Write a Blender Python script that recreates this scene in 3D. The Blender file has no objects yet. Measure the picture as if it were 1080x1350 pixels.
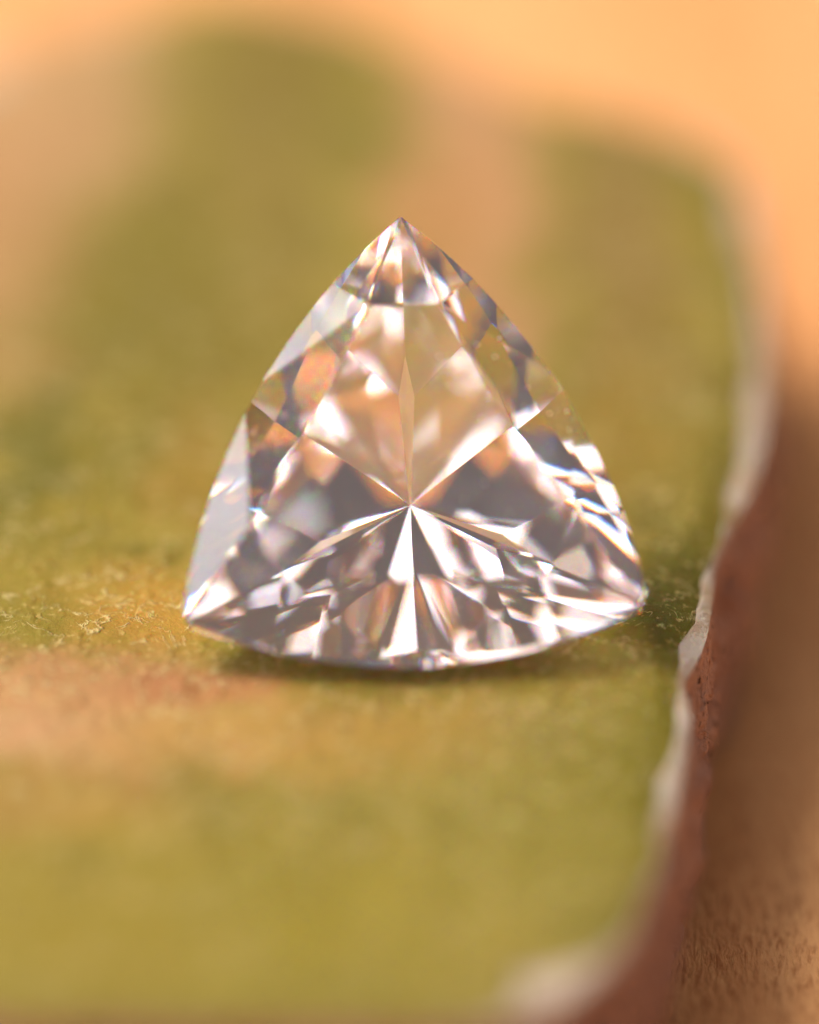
# One blender unit = 1 cm (scene unit scale 0.01).
import bpy, bmesh, math, random
import numpy as np
from mathutils import Vector, Matrix

scene = bpy.context.scene
scene.unit_settings.system = 'METRIC'
scene.unit_settings.scale_length = 0.01
R = math.radians
col = scene.collection

# ---------------------------------------------------------------- camera
ELEV = R(30.0)                 # the lens looks down by this much
D0 = 27.0                      # distance to the plane of focus
PX = 871.0                     # photograph pixels per cm on the plane of focus
FWD = Vector((0, math.cos(ELEV), -math.sin(ELEV)))
UPV = Vector((0, math.sin(ELEV), math.cos(ELEV)))
CAM = -FWD * (D0 - 0.10) + UPV * (872 - 675) / PX
cam_d = bpy.data.cameras.new('camera')
cam = bpy.data.objects.new('camera', cam_d)
col.objects.link(cam)
cam.matrix_world = Matrix((
    (1, UPV.x, -FWD.x, CAM.x), (0, UPV.y, -FWD.y, CAM.y), (0, UPV.z, -FWD.z, CAM.z), (0, 0, 0, 1)))
cam_d.sensor_fit = 'HORIZONTAL'
cam_d.sensor_width = 36.0
cam_d.angle = 2 * math.atan(540 / PX / D0)
cam_d.clip_start = 0.5
cam_d.clip_end = 2000
cam_d.dof.use_dof = True
cam_d.dof.focus_distance = D0
cam_d.dof.aperture_fstop = 1e-3 * cam_d.lens / (2 * 1.38)     # lens opening of 2.8 cm
cam_d.dof.aperture_blades = 0
scene.camera = cam

# ---------------------------------------------------------------- light
world = bpy.data.worlds.new('World'); scene.world = world
world.use_nodes = True
bg = world.node_tree.nodes['Background']
bg.inputs[0].default_value = (1.0, 0.91, 0.88, 1)
bg.inputs[1].default_value = 0.17

def lamp(name, loc, target, size, radiance, color, size_y=None):
    l = bpy.data.lights.new(name, 'AREA')
    l.shape = 'RECTANGLE' if size_y else 'DISK'
    l.size = size
    if size_y: l.size_y = size_y
    area = size * size_y if size_y else math.pi * size * size / 4
    l.energy = radiance * math.pi * area; l.color = color
    o = bpy.data.objects.new(name, l); col.objects.link(o)
    o.location = loc
    o.rotation_euler = (Vector(target) - Vector(loc)).to_track_quat('-Z', 'Y').to_euler()
    return o
# a warm lamp high on the left, softboxes low on the left behind, overhead and on the right; front, back and strip lights added to liven the gem
lamp('key_lamp', (-30, 10, 48), (0, 0.5, 0), 32, 22, (1.0, 0.90, 0.78))
lamp('left_softbox', (-52, 30, 24), (0, 0, 0), 40, 7.0, (1.0, 0.95, 0.95), 26)
lamp('overhead_softbox', (-27, -6, 50), (0, 0, 0), 44, 2.4, (1.0, 0.95, 0.94), 38)
lamp('added_front_fill', (-22, -52, 44), (0, 0, 0), 34, 2.4, (1.0, 0.95, 0.94), 26)  # added fill, there only to brighten the lower facets of the gem
lamp('right_softbox', (48, 4, 30), (0, 0, 0.2), 16, 2.4, (1.0, 0.96, 0.95), 36)
lamp('added_back_fill', (10, 40, 50), (0, 0, 0.2), 40, 1.4, (1.0, 0.96, 0.95), 30)  # added fill from behind, for more brilliance in the gem
lamp('added_strip_fill', (-34, -40, 22), (0, 0, 0.2), 4, 4.0, (1.0, 0.96, 0.95), 44)  # narrow added light that puts bright streaks into the facets

# ---------------------------------------------------------------- render settings
scene.render.engine = 'CYCLES'
cy = scene.cycles
cy.use_denoising = True
try: cy.denoiser = 'OPENIMAGEDENOISE'
except Exception: pass
cy.max_bounces = 28; cy.transmission_bounces = 28; cy.glossy_bounces = 28; cy.diffuse_bounces = 4
cy.caustics_refractive = True; cy.caustics_reflective = True
cy.sample_clamp_indirect = 8.0
cy.blur_glossy = 0.0
vs = scene.view_settings
vs.view_transform = 'Standard'; vs.look = 'None'; vs.exposure = 0.0; vs.gamma = 1.0
vs.use_curve_mapping = False

# ---------------------------------------------------------------- helpers
def srgb(r, g, b):
    f = lambda c: (c / 255 / 12.92) if c / 255 <= 0.04045 else ((c / 255 + 0.055) / 1.055) ** 2.4
    return (f(r), f(g), f(b), 1.0)

def seen(r, g, b, light=1.95):
    """base colour of a surface that shows this colour under the lamps"""
    c = srgb(r, g, b)
    return tuple(v / light for v in c[:3]) + (1.0,)

def unproject(px, py, z=0.0):
    """point of the photograph -> point of the level plane at height z"""
    d = FWD + Vector((1, 0, 0)) * ((px - 540) / PX / D0) + UPV * ((675 - py) / PX / D0)
    t = (z - CAM.z) / d.z
    return CAM + d * t

def hash2(ix, iy, seed):
    h = (ix.astype(np.int64) * 374761393 + iy.astype(np.int64) * 668265263 + seed * 974711) & 0x7fffffff
    h = (h ^ (h >> 13)) * 1274126177 & 0x7fffffff
    return ((h ^ (h >> 16)) & 0xffff) / 65535.0
def vnoise(x, y, seed=0):
    x = np.asarray(x, float); y = np.asarray(y, float)
    ix, iy = np.floor(x), np.floor(y)
    fx, fy = x - ix, y - iy
    ux, uy = fx * fx * fx * (fx * (fx * 6 - 15) + 10), fy * fy * fy * (fy * (fy * 6 - 15) + 10)
    a, b = hash2(ix, iy, seed), hash2(ix + 1, iy, seed)
    c, d = hash2(ix, iy + 1, seed), hash2(ix + 1, iy + 1, seed)
    return (a + (b - a) * ux) * (1 - uy) + (c + (d - c) * ux) * uy - 0.5
def fbm(x, y, octaves=4, seed=0, gain=0.5):
    s, a = 0, 1.0
    for k in range(octaves):
        s = s + a * vnoise(x * 2 ** k + 17.3 * k, y * 2 ** k - 9.1 * k, seed + k); a *= gain
    return s

def tag(o, label=None, cat=None, group=None, kind=None):
    for k, v in (('label', label), ('category', cat), ('group', group), ('kind', kind)):
        if v: o[k] = v
    return o
def empty(name, loc=(0, 0, 0)):
    o = bpy.data.objects.new(name, None); col.objects.link(o); o.location = loc
    o.empty_display_size = 0.1
    return o
def mesh_obj(name, verts, faces, mat, parent=None, smooth=False):
    me = bpy.data.meshes.new(name)
    me.from_pydata([tuple(map(float, v)) for v in verts], [], [tuple(f) for f in faces])
    me.materials.append(mat)
    if smooth: me.polygons.foreach_set('use_smooth', [True] * len(me.polygons))
    me.update()
    o = bpy.data.objects.new(name, me); col.objects.link(o)
    if parent: o.parent = parent
    return o
def grid_obj(name, V, mat, parent=None, wrap=True):
    """V[ring, k, 3] -> smooth quad sheet, closed round k"""
    n, m = V.shape[:2]
    idx = np.arange(n * m).reshape(n, m)
    if wrap:
        a, b = idx[:-1], np.roll(idx, -1, 1)[:-1]
        c, d = np.roll(idx, -1, 1)[1:], idx[1:]
    else:
        a, b, c, d = idx[:-1, :-1], idx[:-1, 1:], idx[1:, 1:], idx[1:, :-1]
    q = np.stack([a, b, c, d], -1).reshape(-1, 4)[:, ::-1]
    me = bpy.data.meshes.new(name)
    me.vertices.add(n * m); me.vertices.foreach_set('co', V.reshape(-1).astype(np.float32))
    me.loops.add(q.size); me.loops.foreach_set('vertex_index', q.reshape(-1).astype(np.int32))
    me.polygons.add(len(q)); me.polygons.foreach_set('loop_start', np.arange(0, q.size, 4, dtype=np.int32))
    me.polygons.foreach_set('loop_total', np.full(len(q), 4, dtype=np.int32))
    me.update(calc_edges=True)
    me.polygons.foreach_set('use_smooth', np.ones(len(q), dtype=bool))
    me.materials.append(mat); me.validate()
    o = bpy.data.objects.new(name, me); col.objects.link(o)
    if parent: o.parent = parent
    return o

class NT:
    """small shader-graph writer"""
    def __init__(s, name):
        s.m = bpy.data.materials.new(name); s.m.use_nodes = True
        s.t = s.m.node_tree; s.t.nodes.clear()
        s.out = s.n('ShaderNodeOutputMaterial')
    def n(s, t, **kw):
        nd = s.t.nodes.new(t)
        for k, v in kw.items(): setattr(nd, k, v)
        return nd
    def l(s, a, b): s.t.links.new(a, b)
    def val(s, sock, v):
        if isinstance(v, bpy.types.NodeSocket): s.l(v, sock)
        else: sock.default_value = v
    def coords(s):
        return s.n('ShaderNodeTexCoord').outputs['Object']
    def mapping(s, v, scale=(1, 1, 1), rot=(0, 0, 0), loc=(0, 0, 0)):
        m = s.n('ShaderNodeMapping'); s.l(v, m.inputs[0])
        m.inputs['Scale'].default_value = scale; m.inputs['Rotation'].default_value = rot; m.inputs['Location'].default_value = loc
        return m.outputs[0]
    def noise(s, v, scale, detail=4, rough=0.55, dist=0.0, color=False):
        nd = s.n('ShaderNodeTexNoise'); s.l(v, nd.inputs['Vector'])
        nd.inputs['Scale'].default_value = scale; nd.inputs['Detail'].default_value = detail
        nd.inputs['Roughness'].default_value = rough; nd.inputs['Distortion'].default_value = dist
        return nd.outputs['Color' if color else 'Fac']
    def ramp(s, f, lo, hi, a=0.0, b=1.0):
        nd = s.n('ShaderNodeMapRange'); nd.interpolation_type = 'SMOOTHSTEP'
        s.val(nd.inputs['Value'], f); nd.inputs['From Min'].default_value = lo; nd.inputs['From Max'].default_value = hi
        nd.inputs['To Min'].default_value = a; nd.inputs['To Max'].default_value = b
        return nd.outputs[0]
    def math(s, op, a, b=0.0):
        nd = s.n('ShaderNodeMath', operation=op); s.val(nd.inputs[0], a); s.val(nd.inputs[1], b)
        return nd.outputs[0]
    def vmath(s, op, a, b):
        nd = s.n('ShaderNodeVectorMath', operation=op); s.val(nd.inputs[0], a); s.val(nd.inputs[1], b)
        return nd.outputs['Value' if op in ('DISTANCE', 'LENGTH') else 'Vector']
    def mix(s, f, a, b, mode='MIX'):
        nd = s.n('ShaderNodeMix', data_type='RGBA', blend_type=mode)
        s.val(nd.inputs[0], f); s.val(nd.inputs[6], a); s.val(nd.inputs[7], b)
        return nd.outputs[2]
    def bump(s, h, strength, dist, normal=None):
        nd = s.n('ShaderNodeBump'); s.val(nd.inputs['Height'], h)
        nd.inputs['Strength'].default_value = strength; nd.inputs['Distance'].default_value = dist
        if normal is not None: s.l(normal, nd.inputs['Normal'])
        return nd.outputs[0]
    def finish(s, color, rough, normal=None, spec=0.4):
        b = s.n('ShaderNodeBsdfPrincipled')
        s.val(b.inputs['Base Color'], color); s.val(b.inputs['Roughness'], rough)
        b.inputs['Specular IOR Level'].default_value = spec
        if normal is not None: s.l(normal, b.inputs['Normal'])
        s.l(b.outputs[0], s.out.inputs['Surface'])
        return s.m

# ---------------------------------------------------------------- materials
def mat_gem():
    g = NT('pale pink gem crystal')
    tint = (0.988, 0.955, 0.952)
    def glass(c, ior):
        b = g.n('ShaderNodeBsdfGlass')
        b.inputs['Color'].default_value = c + (1,); b.inputs['Roughness'].default_value = 0.0; b.inputs['IOR'].default_value = ior
        return b.outputs[0]
    inside = glass(tint, 1.62)
    # dispersion: light is split by colour where it enters the stone
    add = None
    for k, ior in enumerate((1.607, 1.62, 1.636)):
        c = [0.0, 0.0, 0.0]; c[k] = tint[k]
        o = glass(tuple(c), ior)
        if add is None: add = o
        else:
            n = g.n('ShaderNodeAddShader'); g.l(add, n.inputs[0]); g.l(o, n.inputs[1]); add = n.outputs[0]
    mx = g.n('ShaderNodeMixShader'); g.l(g.n('ShaderNodeNewGeometry').outputs['Backfacing'], mx.inputs[0])
    g.l(add, mx.inputs[1]); g.l(inside, mx.inputs[2])
    g.l(mx.outputs[0], g.out.inputs['Surface'])
    return g.m

def mat_skin():
    g = NT('mottled olive skin')
    p = g.coords()
    w = g.vmath('SUBTRACT', g.noise(p, 2.6, 3, 0.6, color=True), (0.5, 0.5, 0.5))
    sc = g.n('ShaderNodeVectorMath', operation='SCALE'); g.l(w, sc.inputs[0]); sc.inputs['Scale'].default_value = 0.26
    q = g.vmath('ADD', p, sc.outputs[0])
    c = g.mix(g.ramp(g.noise(p, 3.2, 5, 0.6), 0.36, 0.66), seen(140, 126, 38), seen(168, 146, 56))
    c = g.mix(g.ramp(g.noise(g.mapping(p, loc=(3, 1, 0)), 5.0, 4, 0.6), 0.52, 0.72), c, seen(128, 116, 32))
    edge = g.math('MULTIPLY', g.math('SUBTRACT', g.noise(p, 13, 5, 0.65), 0.5), 1.3)
    # patches of other pigment, one darkened for the gem's cast shadow: photograph position, radii in cm (across, along), colour, amount
    for (px, py, rx, ry, cc, amt) in PATCHES:
        o = unproject(px, py)
        d = g.mapping(g.vmath('SUBTRACT', q, (o.x, o.y, 0)), scale=(1 / rx, 1 / ry, 0))
        ln = g.math('ADD', g.vmath('LENGTH', d, (0, 0, 0)), edge)
        c = g.mix(g.ramp(ln, 0.2, 1.25, amt, 0.0), c, seen(*cc))
    # pale crusty flecks, thin veins and darker pores
    f1 = g.noise(p, 34, 4, 0.65, 0.6)
    zone = g.ramp(g.noise(g.mapping(p, loc=(1, 7, 0)), 4.5, 3, 0.6), 0.42, 0.62)
    fl = g.math('MULTIPLY', g.ramp(f1, 0.56, 0.68), zone)
    c = g.mix(g.math('MULTIPLY', fl, 0.6), c, seen(255, 222, 140))
    vein = g.math('ABSOLUTE', g.math('SUBTRACT', g.noise(g.mapping(p, loc=(4, 9, 0)), 11, 4, 0.6, 0.8), 0.5))
    vn = g.math('MULTIPLY', g.ramp(vein, 0.0, 0.022, 1, 0), g.ramp(g.noise(p, 50, 3, 0.6), 0.42, 0.6))
    c = g.mix(g.math('MULTIPLY', vn, 0.75), c, seen(255, 232, 160))
    c = g.mix(g.ramp(g.noise(p, 95, 3, 0.6), 0.60, 0.72, 0, 0.6), c, seen(255, 228, 150))
    c = g.mix(g.ramp(g.noise(g.mapping(p, loc=(5, 5, 0)), 60, 3, 0.6), 0.60, 0.76, 0, 0.35), c, seen(122, 90, 34))
    h = g.math('ADD', g.math('MULTIPLY', g.noise(p, 42, 6, 0.65), 1.0), g.math('MULTIPLY', g.noise(p, 170, 3, 0.6), 0.35))
    h = g.math('ADD', h, g.math('ADD', g.math('MULTIPLY', vn, 0.9), g.math('MULTIPLY', fl, 0.8)))
    nrm = g.bump(h, 0.6, 0.008)
    return g.finish(c, g.ramp(f1, 0.3, 0.7, 0.45, 0.65), nrm, 0.16)

def mat_rim():
    g = NT('chalky pale rim'); p = g.coords()
    c = g.mix(g.ramp(g.noise(p, 14, 5, 0.65), 0.40, 0.66), seen(255, 238, 220), seen(244, 212, 178))
    c = g.mix(g.ramp(g.noise(g.mapping(p, loc=(2, 4, 1)), 40, 4, 0.6), 0.58, 0.74, 0, 0.5), c, seen(170, 118, 84))
    c = g.mix(g.ramp(g.noise(g.mapping(p, loc=(9, 1, 1)), 4.5, 4, 0.6), 0.50, 0.66, 0, 0.75), c, seen(206, 170, 104))
    sepx = g.n('ShaderNodeSeparateXYZ'); g.l(p, sepx.inputs[0])
    front = g.math('MULTIPLY', g.ramp(sepx.outputs[1], -0.72, -0.66, 1, 0), g.ramp(sepx.outputs[0], 0.0, 0.12, 1, 0))
    c = g.mix(g.math('MULTIPLY', front, 0.8), c, seen(186, 132, 96))
    h = g.math('ADD', g.noise(p, 60, 6, 0.7), g.math('MULTIPLY', g.noise(p, 180, 3), 0.5))
    return g.finish(c, 0.85, g.bump(h, 0.9, 0.012), 0.25)

def mat_core():
    g = NT('reddish brown broken side'); p = g.coords()
    c = g.mix(g.ramp(g.noise(p, 9, 5, 0.6), 0.36, 0.66), srgb(188, 142, 122), srgb(206, 160, 138))
    c = g.mix(g.ramp(g.noise(g.mapping(p, loc=(2, 4, 1)), 30, 5, 0.65), 0.50, 0.68, 0, 0.6), c, srgb(150, 84, 56))
    c = g.mix(g.ramp(g.noise(g.mapping(p, loc=(7, 2, 1)), 38, 4, 0.65), 0.58, 0.66, 0, 0.92), c, srgb(50, 26, 20))
    h = g.math('ADD', g.noise(p, 36, 6, 0.7), g.math('MULTIPLY', g.noise(p, 120, 4), 0.5))
    return g.finish(c, 0.85, g.bump(h, 1.0, 0.03), 0.25)

def mat_wood():
    g = NT('tan wood'); p = g.coords()
    st = g.mapping(p, scale=(1, 0.22, 1))
    grain = g.noise(st, 95, 5, 0.62, 0.3)
    broad = g.noise(g.mapping(p, scale=(1, 0.12, 1)), 5.5, 4, 0.6, 0.2)
    c = g.mix(g.ramp(broad, 0.36, 0.66), srgb(204, 142, 88), srgb(218, 162, 108))
    c = g.mix(g.ramp(grain, 0.46, 0.66, 0, 0.6), c, srgb(150, 84, 36))
    c = g.mix(g.ramp(g.noise(g.mapping(p, scale=(1, 0.2, 1), loc=(3, 2, 0)), 130, 3, 0.6), 0.52, 0.70, 0, 0.5), c, srgb(226, 172, 112))
    h = g.math('ADD', grain, g.math('MULTIPLY', g.noise(st, 190, 3, 0.6), 0.4))
    return g.finish(c, 0.6, g.bump(h, 0.6, 0.014), 0.2)

def mat_plain(name, rgb, rough=0.8):
    g = NT(name); p = g.coords()
    c = g.mix(g.ramp(g.noise(p, 60, 3), 0.35, 0.65), srgb(*rgb), srgb(*[int(v * 0.82) for v in rgb]))
    return g.finish(c, rough, None, 0.3)

PATCHES = [
    # far part of the slab: pale and green stripes that run away from the eye
    (-30, 210, 0.20, 0.95, (216, 162, 112), 0.85), (110, 95, 0.16, 0.50, (214, 166, 120), 0.75),
    (350, 160, 0.15, 1.15, (140, 118, 46), 0.85), (210, 400, 0.20, 0.50, (134, 118, 38), 0.8),
    (622, 190, 0.125, 1.7, (212, 158, 112), 1.0), (590, 390, 0.10, 0.7, (202, 148, 88), 0.85),
    (820, 300, 0.13, 0.95, (150, 120, 60), 0.9), (45, 590, 0.10, 0.25, (116, 110, 34), 0.85),
    (820, 600, 0.12, 0.40, (162, 132, 50), 0.7), (880, 760, 0.08, 0.30, (106, 98, 20), 0.9),  # last one: dark olive with the gem's cast shadow painted into it
    (280, 620, 0.10, 0.30, (172, 134, 52), 0.6),
    (555, 640, 0.14, 0.60, (222, 180, 138), 0.85),
    # round the gem
    (180, 800, 0.16, 0.16, (206, 156, 66), 0.75), (110, 905, 0.26, 0.15, (208, 150, 100), 0.9), (120, 955, 0.36, 0.20, (214, 160, 104), 0.75),
    (280, 905, 0.14, 0.07, (188, 122, 76), 0.7), (20, 965, 0.20, 0.10, (222, 168, 120), 0.8),
    (330, 975, 0.34, 0.12, (206, 158, 78), 0.6), (540, 950, 0.24, 0.14, (190, 150, 64), 0.5),
    (790, 900, 0.12, 0.10, (160, 138, 40), 0.7), (60, 1060, 0.22, 0.12, (200, 148, 78), 0.5),
    # front
    (720, 1080, 0.26, 0.32, (142, 128, 32), 0.9), (860, 1000, 0.08, 0.34, (132, 120, 24), 0.9),
    (420, 1220, 0.34, 0.30, (158, 140, 40), 0.85), (100, 1220, 0.24, 0.30, (164, 142, 46), 0.8),
]
M_GEM, M_SKIN, M_RIM, M_CORE, M_WOOD = mat_gem(), mat_skin(), mat_rim(), mat_core(), mat_wood()

# ---------------------------------------------------------------- setting: the wooden surface
THICK = 0.42
def wood():
    xs = np.concatenate([[-120, -40, -12, -5], np.linspace(-2.2, 2.2, 260), [5, 12, 40, 120]])
    ys = np.concatenate([[-120, -40, -12, -5], np.linspace(-2.0, 4.5, 240), [8, 14, 40, 120]])
    X, Y = np.meshgrid(xs, ys)
    Z = -THICK - 0.015 + 0.008 * fbm(X * 14, Y * 4, 3, 5) + 0.02 * fbm(X * 0.8, Y * 0.5, 2, 9)
    far = (np.abs(X) > 2.3) | (Y > 4.6) | (Y < -2.1)
    Z[far] = -THICK - 0.015
    V = np.stack([X, Y, Z], -1)
    o = grid_obj('wooden_surface', V[:, ::-1], M_WOOD, wrap=False)
    tag(o, 'tan wooden surface with fine upright grain under the green shard', kind='structure')
wood()

# ---------------------------------------------------------------- the slab
# outline of the upper rim (photograph position, width of the pale rim in cm)
OUTLINE = [
    (0, 1336, .012), (150, 1340, .012), (300, 1342, .012), (450, 1341, .012), (560, 1338, .014), (640, 1330, .016), (700, 1314, .04), (745, 1292, .085),
    (798, 1258, .036), (843, 1208, .014), (870, 1140, .013), (892, 1040, .022), (905, 975, .016), (911, 935, .020), (903, 893, .016),
    (917, 862, .024), (932, 820, .022), (934, 770, .022), (938, 735, .026), (956, 695, .024), (978, 645, .026), (1000, 580, .025),
    (1012, 500, .028), (1014, 420, .030), (1008, 330, .030), (996, 265, .030), (972, 205, .028), (910, 160, .03), (790, 125, .025),
    (670, 98, .035), (550, 35, .03), (430, -15, .03), (300, -32, .03), (190, -12, .04), (90, 22, .05), (0, 55, .05), (-110, 110, .05),
    (-230, 300, .04), (-290, 600, .04), (-290, 900, .04), (-240, 1180, .04), (-120, 1310, .03)]
def catmull(P, n):
    P = np.asarray(P, float); m = len(P)
    out = []
    seg = np.linalg.norm(np.roll(P[:, :2], -1, 0) - P[:, :2], axis=1)
    cum = np.concatenate([[0], np.cumsum(seg)])
    for s in np.linspace(0, cum[-1], n, endpoint=False):
        i = min(np.searchsorted(cum, s, 'right') - 1, m - 1); t = (s - cum[i]) / seg[i]
        a, b, c, d = P[(i - 1) % m], P[i], P[(i + 1) % m], P[(i + 2) % m]
        out.append(0.5 * (2 * b + (c - a) * t + (2 * a - 5 * b + 4 * c - d) * t * t + (3 * b - a - 3 * c + d) * t ** 3))
    return np.array(out)

def top_height(x, y):
    """uneven upper face of the slab"""
    return (0.022 * fbm(x * 1.6, y * 1.3, 2, 21) + 0.008 * fbm(x * 9, y * 8, 3, 33, 0.45)
            + 0.004 * np.maximum(0, fbm(x * 38, y * 34, 3, 41) - 0.16) * 2.2)

def slab():
    root = empty('mottled_shard', (0, 0, -THICK))
    tag(root, 'mottled olive green shard with pale rim and reddish side under the gem', 'shard')
    N = 1100
    pts = []
    for px, py, w in OUTLINE:
        o = unproject(px, py); pts.append((o.x, o.y, w))
    C = catmull(pts, N)
    xy, w = C[:, :2], C[:, 2]
    tang = np.roll(xy, -1, 0) - np.roll(xy, 1, 0); tang /= np.linalg.norm(tang, axis=1)[:, None]
    nrm = np.stack([tang[:, 1], -tang[:, 0]], 1)                 # outward: the outline runs anticlockwise
    s = np.concatenate([[0], np.cumsum(np.linalg.norm(np.diff(xy, axis=0), axis=1))])
    jag = 0.016 * fbm(s * 3, s * 0, 6, 3, 0.40)
    xy = xy + nrm * jag[:, None]
    w = np.maximum(0.006, 0.82 * w * (1 + 1.5 * fbm(s * 5, s * 0 + 4, 6, 8, 0.5)))
    inner = xy - nrm * w[:, None]
    cen = np.array([unproject(470, 700).x, unproject(470, 700).y])
    # upper face: rings from the middle to the inner line of the rim
    T = np.concatenate([np.linspace(0.004, 0.5, 120), np.linspace(0.5, 1, 170)[1:]])
    V = cen + (inner - cen)[None] * T[:, None, None]
    near = np.clip((1 - T) / 0.10, 0, 1)[:, None]
    edge = -0.016 * (1 - near) ** 2
    Z = top_height(V[..., 0], V[..., 1]) + edge
    top = np.concatenate([V, Z[..., None]], -1)
    up = Vector((0, 0, THICK))
    off = np.array([0, 0, THICK])
    grid_obj('upper_face', top + off, M_SKIN, root)
    # pale rim
    k = np.linspace(0, 1, 9)
    rim = inner[None] + (xy - inner)[None] * k[:, None, None]
    zr = Z[-1][None] - (0.012 * k ** 1.6)[:, None] + 0.006 * fbm(rim[..., 0] * 40, rim[..., 1] * 40, 3, 12) * np.sin(np.pi * k)[:, None] ** .5
    rimv = np.concatenate([rim, zr[..., None]], -1)
    r = grid_obj('pale_rim', rimv + off, M_RIM, root)
    r['label'] = 'chalky pale rim along the broken edge'
    # broken side: bulges a little below the rim and draws in towards the base
    k = np.linspace(0, 1, 46)
    bulge = 0.016 * np.sin(np.pi * np.clip(k * 1.15, 0, 1)) ** 0.7 - 0.03 * np.clip((k - .3) / .7, 0, 1)
    bulge = bulge[:, None] * (1 + 0.8 * fbm(s * 2.2, s * 0 + 1, 2, 51))[None]
    rough = (0.022 * fbm(s[None] * 14 + 0 * k[:, None], k[:, None] * 5 + 0 * s[None], 5, 61, 0.6)
             + 0.012 * np.minimum(0, fbm(s[None] * 34 + 0 * k[:, None], k[:, None] * 14 + 0 * s[None], 3, 71)) * 4) * np.clip(k * 6, 0, 1)[:, None]
    sd = xy[None] + nrm[None] * (bulge + rough)[..., None]
    zs = rimv[-1, :, 2][None] * (1 - k)[:, None] + (-THICK - 0.012) * k[:, None]
    side = np.concatenate([sd, zs[..., None]], -1)
    r = grid_obj('broken_side', side + off, M_CORE, root)
    r['label'] = 'reddish brown broken side with dark pores'
    # loose fibres that stand off the right side
    rnd = random.Random(4)
    mf = mat_plain('pale fibre', (214, 160, 120))
    for px, py, n in ((938, 955, 3), (941, 968, 2), (934, 1062, 2), (930, 905, 2)):
        for _ in range(n):
            i = int(np.argmin([np.hypot(a.x - b[0], a.y - b[1]) for b in sd[14] for a in (unproject(px, py, -0.12),)]))
            b0 = side[rnd.randint(10, 18), i] + off
            d = np.array([nrm[i, 0] + rnd.uniform(-.4, .6), nrm[i, 1] + rnd.uniform(-.8, .3), rnd.uniform(-.9, .5)]); d /= np.linalg.norm(d)
            L = rnd.uniform(.012, .03); c2 = np.array([0, 0, -rnd.uniform(.2, .9) * L])
            vs_, fs = [], []
            for j in range(6):
                t = j / 5; pc = b0 - d * 0.004 + d * L * t + c2 * t * t; rr = 0.0011 * (1 - .7 * t)
                for a in range(4):
                    vs_.append(pc + rr * np.array([math.cos(a * math.pi / 2), math.sin(a * math.pi / 2), 0.6 * math.cos(a * math.pi / 2 + 1)]))
                if j:
                    for a in range(4): fs.append((4 * j - 4 + a, 4 * j - 4 + (a + 1) % 4, 4 * j + (a + 1) % 4, 4 * j + a))
            mesh_obj('fibre', vs_, fs, mf, root, True)
    return root
slab()

# ---------------------------------------------------------------- the gem: cut from a blank by planes, as a cutter would
RC = 0.401                      # corner radius
CROWN = 0.066                   # table above the girdle
GIRD = 0.018                    # half thickness of the girdle
PAV = 0.280                     # culet below the girdle
def corner(i): a = math.pi / 2 + i * 2 * math.pi / 3; return np.array([math.cos(a), math.sin(a)]) * RC
BLUNT = [0.004, 0.018, 0.022]    # how far each corner is ground back
BULGE = [0.064, 0.078, 0.064]   # left, bottom, right side
def side_point(i, t):
    """point t along the bowed side from corner i to the next one"""
    a, b = corner(i), corner((i + 1) % 3)
    c = np.linalg.norm(b - a); sgt = BULGE[i]
    r = (c * c / 4 + sgt * sgt) / (2 * sgt); th = math.asin(c / 2 / r)
    m = (a + b) / 2; n = m / np.linalg.norm(m); tg = (b - a) / c
    ang = (2 * t - 1) * th
    return m + n * (r * math.cos(ang) - (r - sgt)) + tg * r * math.sin(ang)
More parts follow.
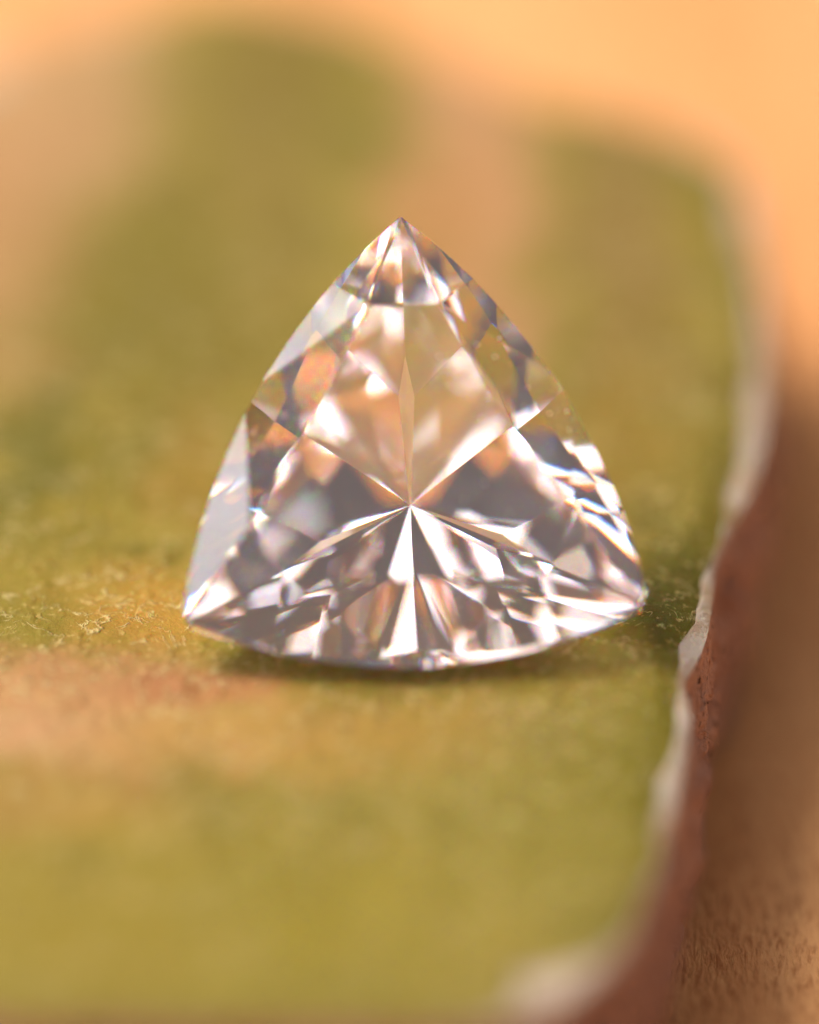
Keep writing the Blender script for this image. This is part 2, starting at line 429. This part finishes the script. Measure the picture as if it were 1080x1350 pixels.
def build_gem():
    out = []
    n = 44
    for i in range(3):
        for k in range(n):
            a0, a1 = BLUNT[i], BLUNT[(i + 1) % 3]
            t = a0 + (1 - a0 - a1) * k / (n - 1)
            out.append(side_point(i, t))
    bm = bmesh.new()
    top = [bm.verts.new((p[0], p[1], 0.3)) for p in out]
    bot = [bm.verts.new((p[0], p[1], -0.5)) for p in out]
    bm.faces.new(top); bm.faces.new(bot[::-1])
    for k in range(len(out)):
        j = (k + 1) % len(out)
        bm.faces.new((bot[k], bot[j], top[j], top[k]))
    lay = bm.faces.layers.int.new('kind')          # 0 girdle, 1 table, 2 corner, 3 side, 4 upper girdle, 5 pavilion
    def cut(p, q, r, kind, ref=(0, 0, 0)):
        p, q, r = Vector(p), Vector(q), Vector(r)
        nn = (q - p).cross(r - p).normalized()
        if nn.dot(Vector(ref) - p) > 0: nn = -nn
        cut_n(p, nn, kind)
    def cut_n(p, nn, kind):
        g = bm.verts[:] + bm.edges[:] + bm.faces[:]
        bmesh.ops.bisect_plane(bm, geom=g, dist=1e-6, plane_co=p, plane_no=nn, clear_outer=True)
        ed = [e for e in bm.edges if e.is_boundary]
        if not ed: return
        f = bmesh.ops.contextual_create(bm, geom=ed)['faces']
        for x in f: x[lay] = kind
    TR, TW = 217 / 871, 44 / 871                   # table corner: distance and half width
    zt = GIRD + CROWN; zg = GIRD
    ref = (0, 0, 0)
    cut_n(Vector((0, 0, zt)), Vector((0, 0, 1)), 1)
    def Tp(i, sgn):                                # table vertices either side of corner i; sgn +1 towards the next corner
        a = corner(i) / RC; n_ = np.array([-a[1], a[0]])
        v = a * TR + n_ * TW * sgn
        return (v[0], v[1], zt)
    def Gp(i, t): v = side_point(i, t); return (v[0], v[1], zg)
    for i in range(3):
        j = (i + 1) % 3
        c = corner(i)
        A = (c[0], c[1], zg); B = (corner(j)[0], corner(j)[1], zg)
        g1, g2, g3, g4 = (Gp(i, t) for t in (0.205, 0.462, 0.538, 0.795))
        cut(A, Tp(i, 1), Tp(i, -1), 2)
        cut(Tp(i, 1), g2, g3, 3)
        cut(Tp(i, 1), g1, g2, 4); cut(Tp(j, -1), g3, g4, 4)
        cut(Tp(i, 1), A, g1, 4); cut(Tp(j, -1), g4, B, 4)
    # pavilion
    zb = -GIRD
    cul = np.array([0, 0, zb - PAV])
    def pav_plane(az, slope_deg, r0, z0):
        """plane facing az, tilted slope from the girdle plane, through radius r0 at height z0"""
        s_ = math.radians(slope_deg)
        nn = Vector((math.cos(az) * math.sin(s_), math.sin(az) * math.sin(s_), -math.cos(s_)))
        cut_n(Vector((math.cos(az) * r0, math.sin(az) * r0, z0)), nn, 5)
    for i in range(3):
        ca = math.pi / 2 + i * 2 * math.pi / 3            # towards corner i
        sa = ca + math.pi / 3                             # towards side i
        c = corner(i)
        # mains through the culet: two steep ones to a side, a shallow pair to a corner
        for sg in (-1, 1):
            pav_plane(sa + sg * R(11), 43.0, 0, cul[2])
            pav_plane(ca + sg * R(14), 34.0, 0, cul[2])
        # breaks along the girdle
        for t0, t1, ang in ((0.26, 0.5, 54.0), (0.5, 0.74, 54.0), (0.09, 0.26, 52.0), (0.74, 0.91, 52.0)):
            p = side_point(i, t0); q = side_point(i, t1); m = (p + q) / 2
            e = q - p; az = math.atan2(-e[0], e[1]); az = az if math.cos(az) * m[0] + math.sin(az) * m[1] > 0 else az + math.pi
            r0 = p[0] * math.cos(az) + p[1] * math.sin(az)
            pav_plane(az, ang, r0, zb)
        # corner breaks
        for sg in (-1, 1):
            az = ca + sg * R(38.5)
            r0 = c[0] * math.cos(az) + c[1] * math.sin(az)
            pav_plane(az, 43.6, r0, zb)
    bmesh.ops.remove_doubles(bm, verts=bm.verts[:], dist=2e-5)
    bmesh.ops.recalc_face_normals(bm, faces=bm.faces[:])
    return bm, lay

def place_gem():
    bm, lay = build_gem()
    tilt = math.pi / 2 - ELEV - R(14)              # table plane against the level
    # local x right, y up the stone, z out of the table; small twist in its own plane
    rot = Matrix.Rotation(tilt, 4, 'X') @ Matrix.Rotation(R(2.1), 4, 'Z')
    for v in bm.verts: v.co.y *= 1.022; v.co.x *= 1.010              # the stone is a little longer than wide
    bm.normal_update()
    V = [rot @ v.co for v in bm.verts]
    S = list(V)                                    # points all over the stone, for the contact with the slab
    for f in bm.faces:
        vs_ = [rot @ v.co for v in f.verts]; m_ = sum(vs_, Vector()) / len(vs_)
        for k, v in enumerate(vs_):
            w_ = vs_[(k + 1) % len(vs_)]
            for a in range(9):
                for b in range(9 - a):
                    S.append(m_ + (v - m_) * (a / 8) + (w_ - m_) * (b / 8))
    S = np.array([tuple(v) for v in S])
    c0 = unproject(541, 635, 0)                    # its middle is seen here; slide along the line of sight until it rests
    ray = (c0 - CAM).normalized()
    def gap(t):
        P = c0 + ray * t
        W = S + np.array(tuple(P))
        return (W[:, 2] - top_height(W[:, 0], W[:, 1])).min(), P
    lo, hi = -2.0, 0.5
    for _ in range(50):
        mid = (lo + hi) / 2
        if gap(mid)[0] > -0.0015: lo = mid
        else: hi = mid
    P = gap(lo)[1]
    low = min(V, key=lambda v: v.z)
    root = empty('trillion_gem', P + low)
    tag(root, 'pale pink transparent triangular faceted gemstone leaning on the olive shard', 'gemstone')
    names = {0: 'girdle', 1: 'table_facet', 2: 'corner_facet', 3: 'side_facet', 4: 'girdle_facet', 5: 'pavilion'}
    W = [P + v - root.location for v in V]
    bm.verts.index_update()
    groups = {}
    for f in bm.faces:
        k = f[lay]
        key = (k, f.index) if k in (2, 3, 4) else (k, 0)
        groups.setdefault(key, []).append([v.index for v in f.verts])
    for (k, _), fs in sorted(groups.items()):
        used = sorted({i for f in fs for i in f}); mp = {u: n for n, u in enumerate(used)}
        o = mesh_obj(names[k], [W[u] for u in used], [[mp[i] for i in f] for f in fs], M_GEM, root)
        if k == 1: o['label'] = 'large flat table facet in the middle of the gem'
        if k == 0: o['label'] = 'thin girdle edge round the gem'
        if k == 5: o['label'] = 'pointed faceted underside seen through the table'
    print('GEM', {names[k]: sum(1 for q in groups if q[0] == k) for k in names}, 'pos', P, 'faces', len(bm.faces))
    crown = [(f.calc_center_median(), f.normal.copy(), [v.co.copy() for v in f.verts]) for f in bm.faces if f[lay] in (1, 3, 4)]
    bm.free()
    return root, P, rot, crown
gem_root, gem_P, gem_rot, gem_crown = place_gem()

# ---------------------------------------------------------------- dust on the gem
def dust():
    rnd = random.Random(11)
    vs_, fs = [], []
    big = [(c, n, v) for c, n, v in gem_crown]
    spots = []
    for cx, cy, rad, n in ((-0.20, 0.065, 0.055, 26), (0.235, 0.075, 0.05, 16), (-0.27, -0.10, 0.06, 14), (0.0, 0.03, 0.22, 12), (0.10, 0.13, 0.08, 10), (-.05, -.2, .2, 10)):
        for _ in range(n):
            spots.append((cx + rnd.gauss(0, rad * .5), cy + rnd.gauss(0, rad * .5), rnd.choice((.0009, .0011, .0013, .0018, .0026))))
    for x, y, r in spots:
        z = min((c.z - (n.x * (x - c.x) + n.y * (y - c.y)) / n.z) for c, n, v in big if n.z > 0.2)
        if z < GIRD + 0.003: continue
        p0 = Vector((x, y, z + r * 0.15)); b = len(vs_)
        st = Vector((rnd.uniform(.6, 1.7), rnd.uniform(.5, 1.3), .5))
        for k in range(6):
            a = k * math.pi / 3; q = r * rnd.uniform(.6, 1.2)
            vs_.append(gem_P + gem_rot @ (p0 + Vector((math.cos(a) * q * st.x, math.sin(a) * q * st.y, 0))))
        vs_.append(gem_P + gem_rot @ (p0 + Vector((0, 0, r * .6)))); vs_.append(gem_P + gem_rot @ (p0 - Vector((0, 0, r * .3))))
        for k in range(6):
            fs += [(b + k, b + (k + 1) % 6, b + 6), (b + (k + 1) % 6, b + k, b + 7)]
    o = mesh_obj('dust', vs_, fs, mat_plain('pale dust', (232, 224, 218)), None, True)
    tag(o, 'tiny pale dust specks scattered on the gem facets', 'dust', kind='stuff')
dust()
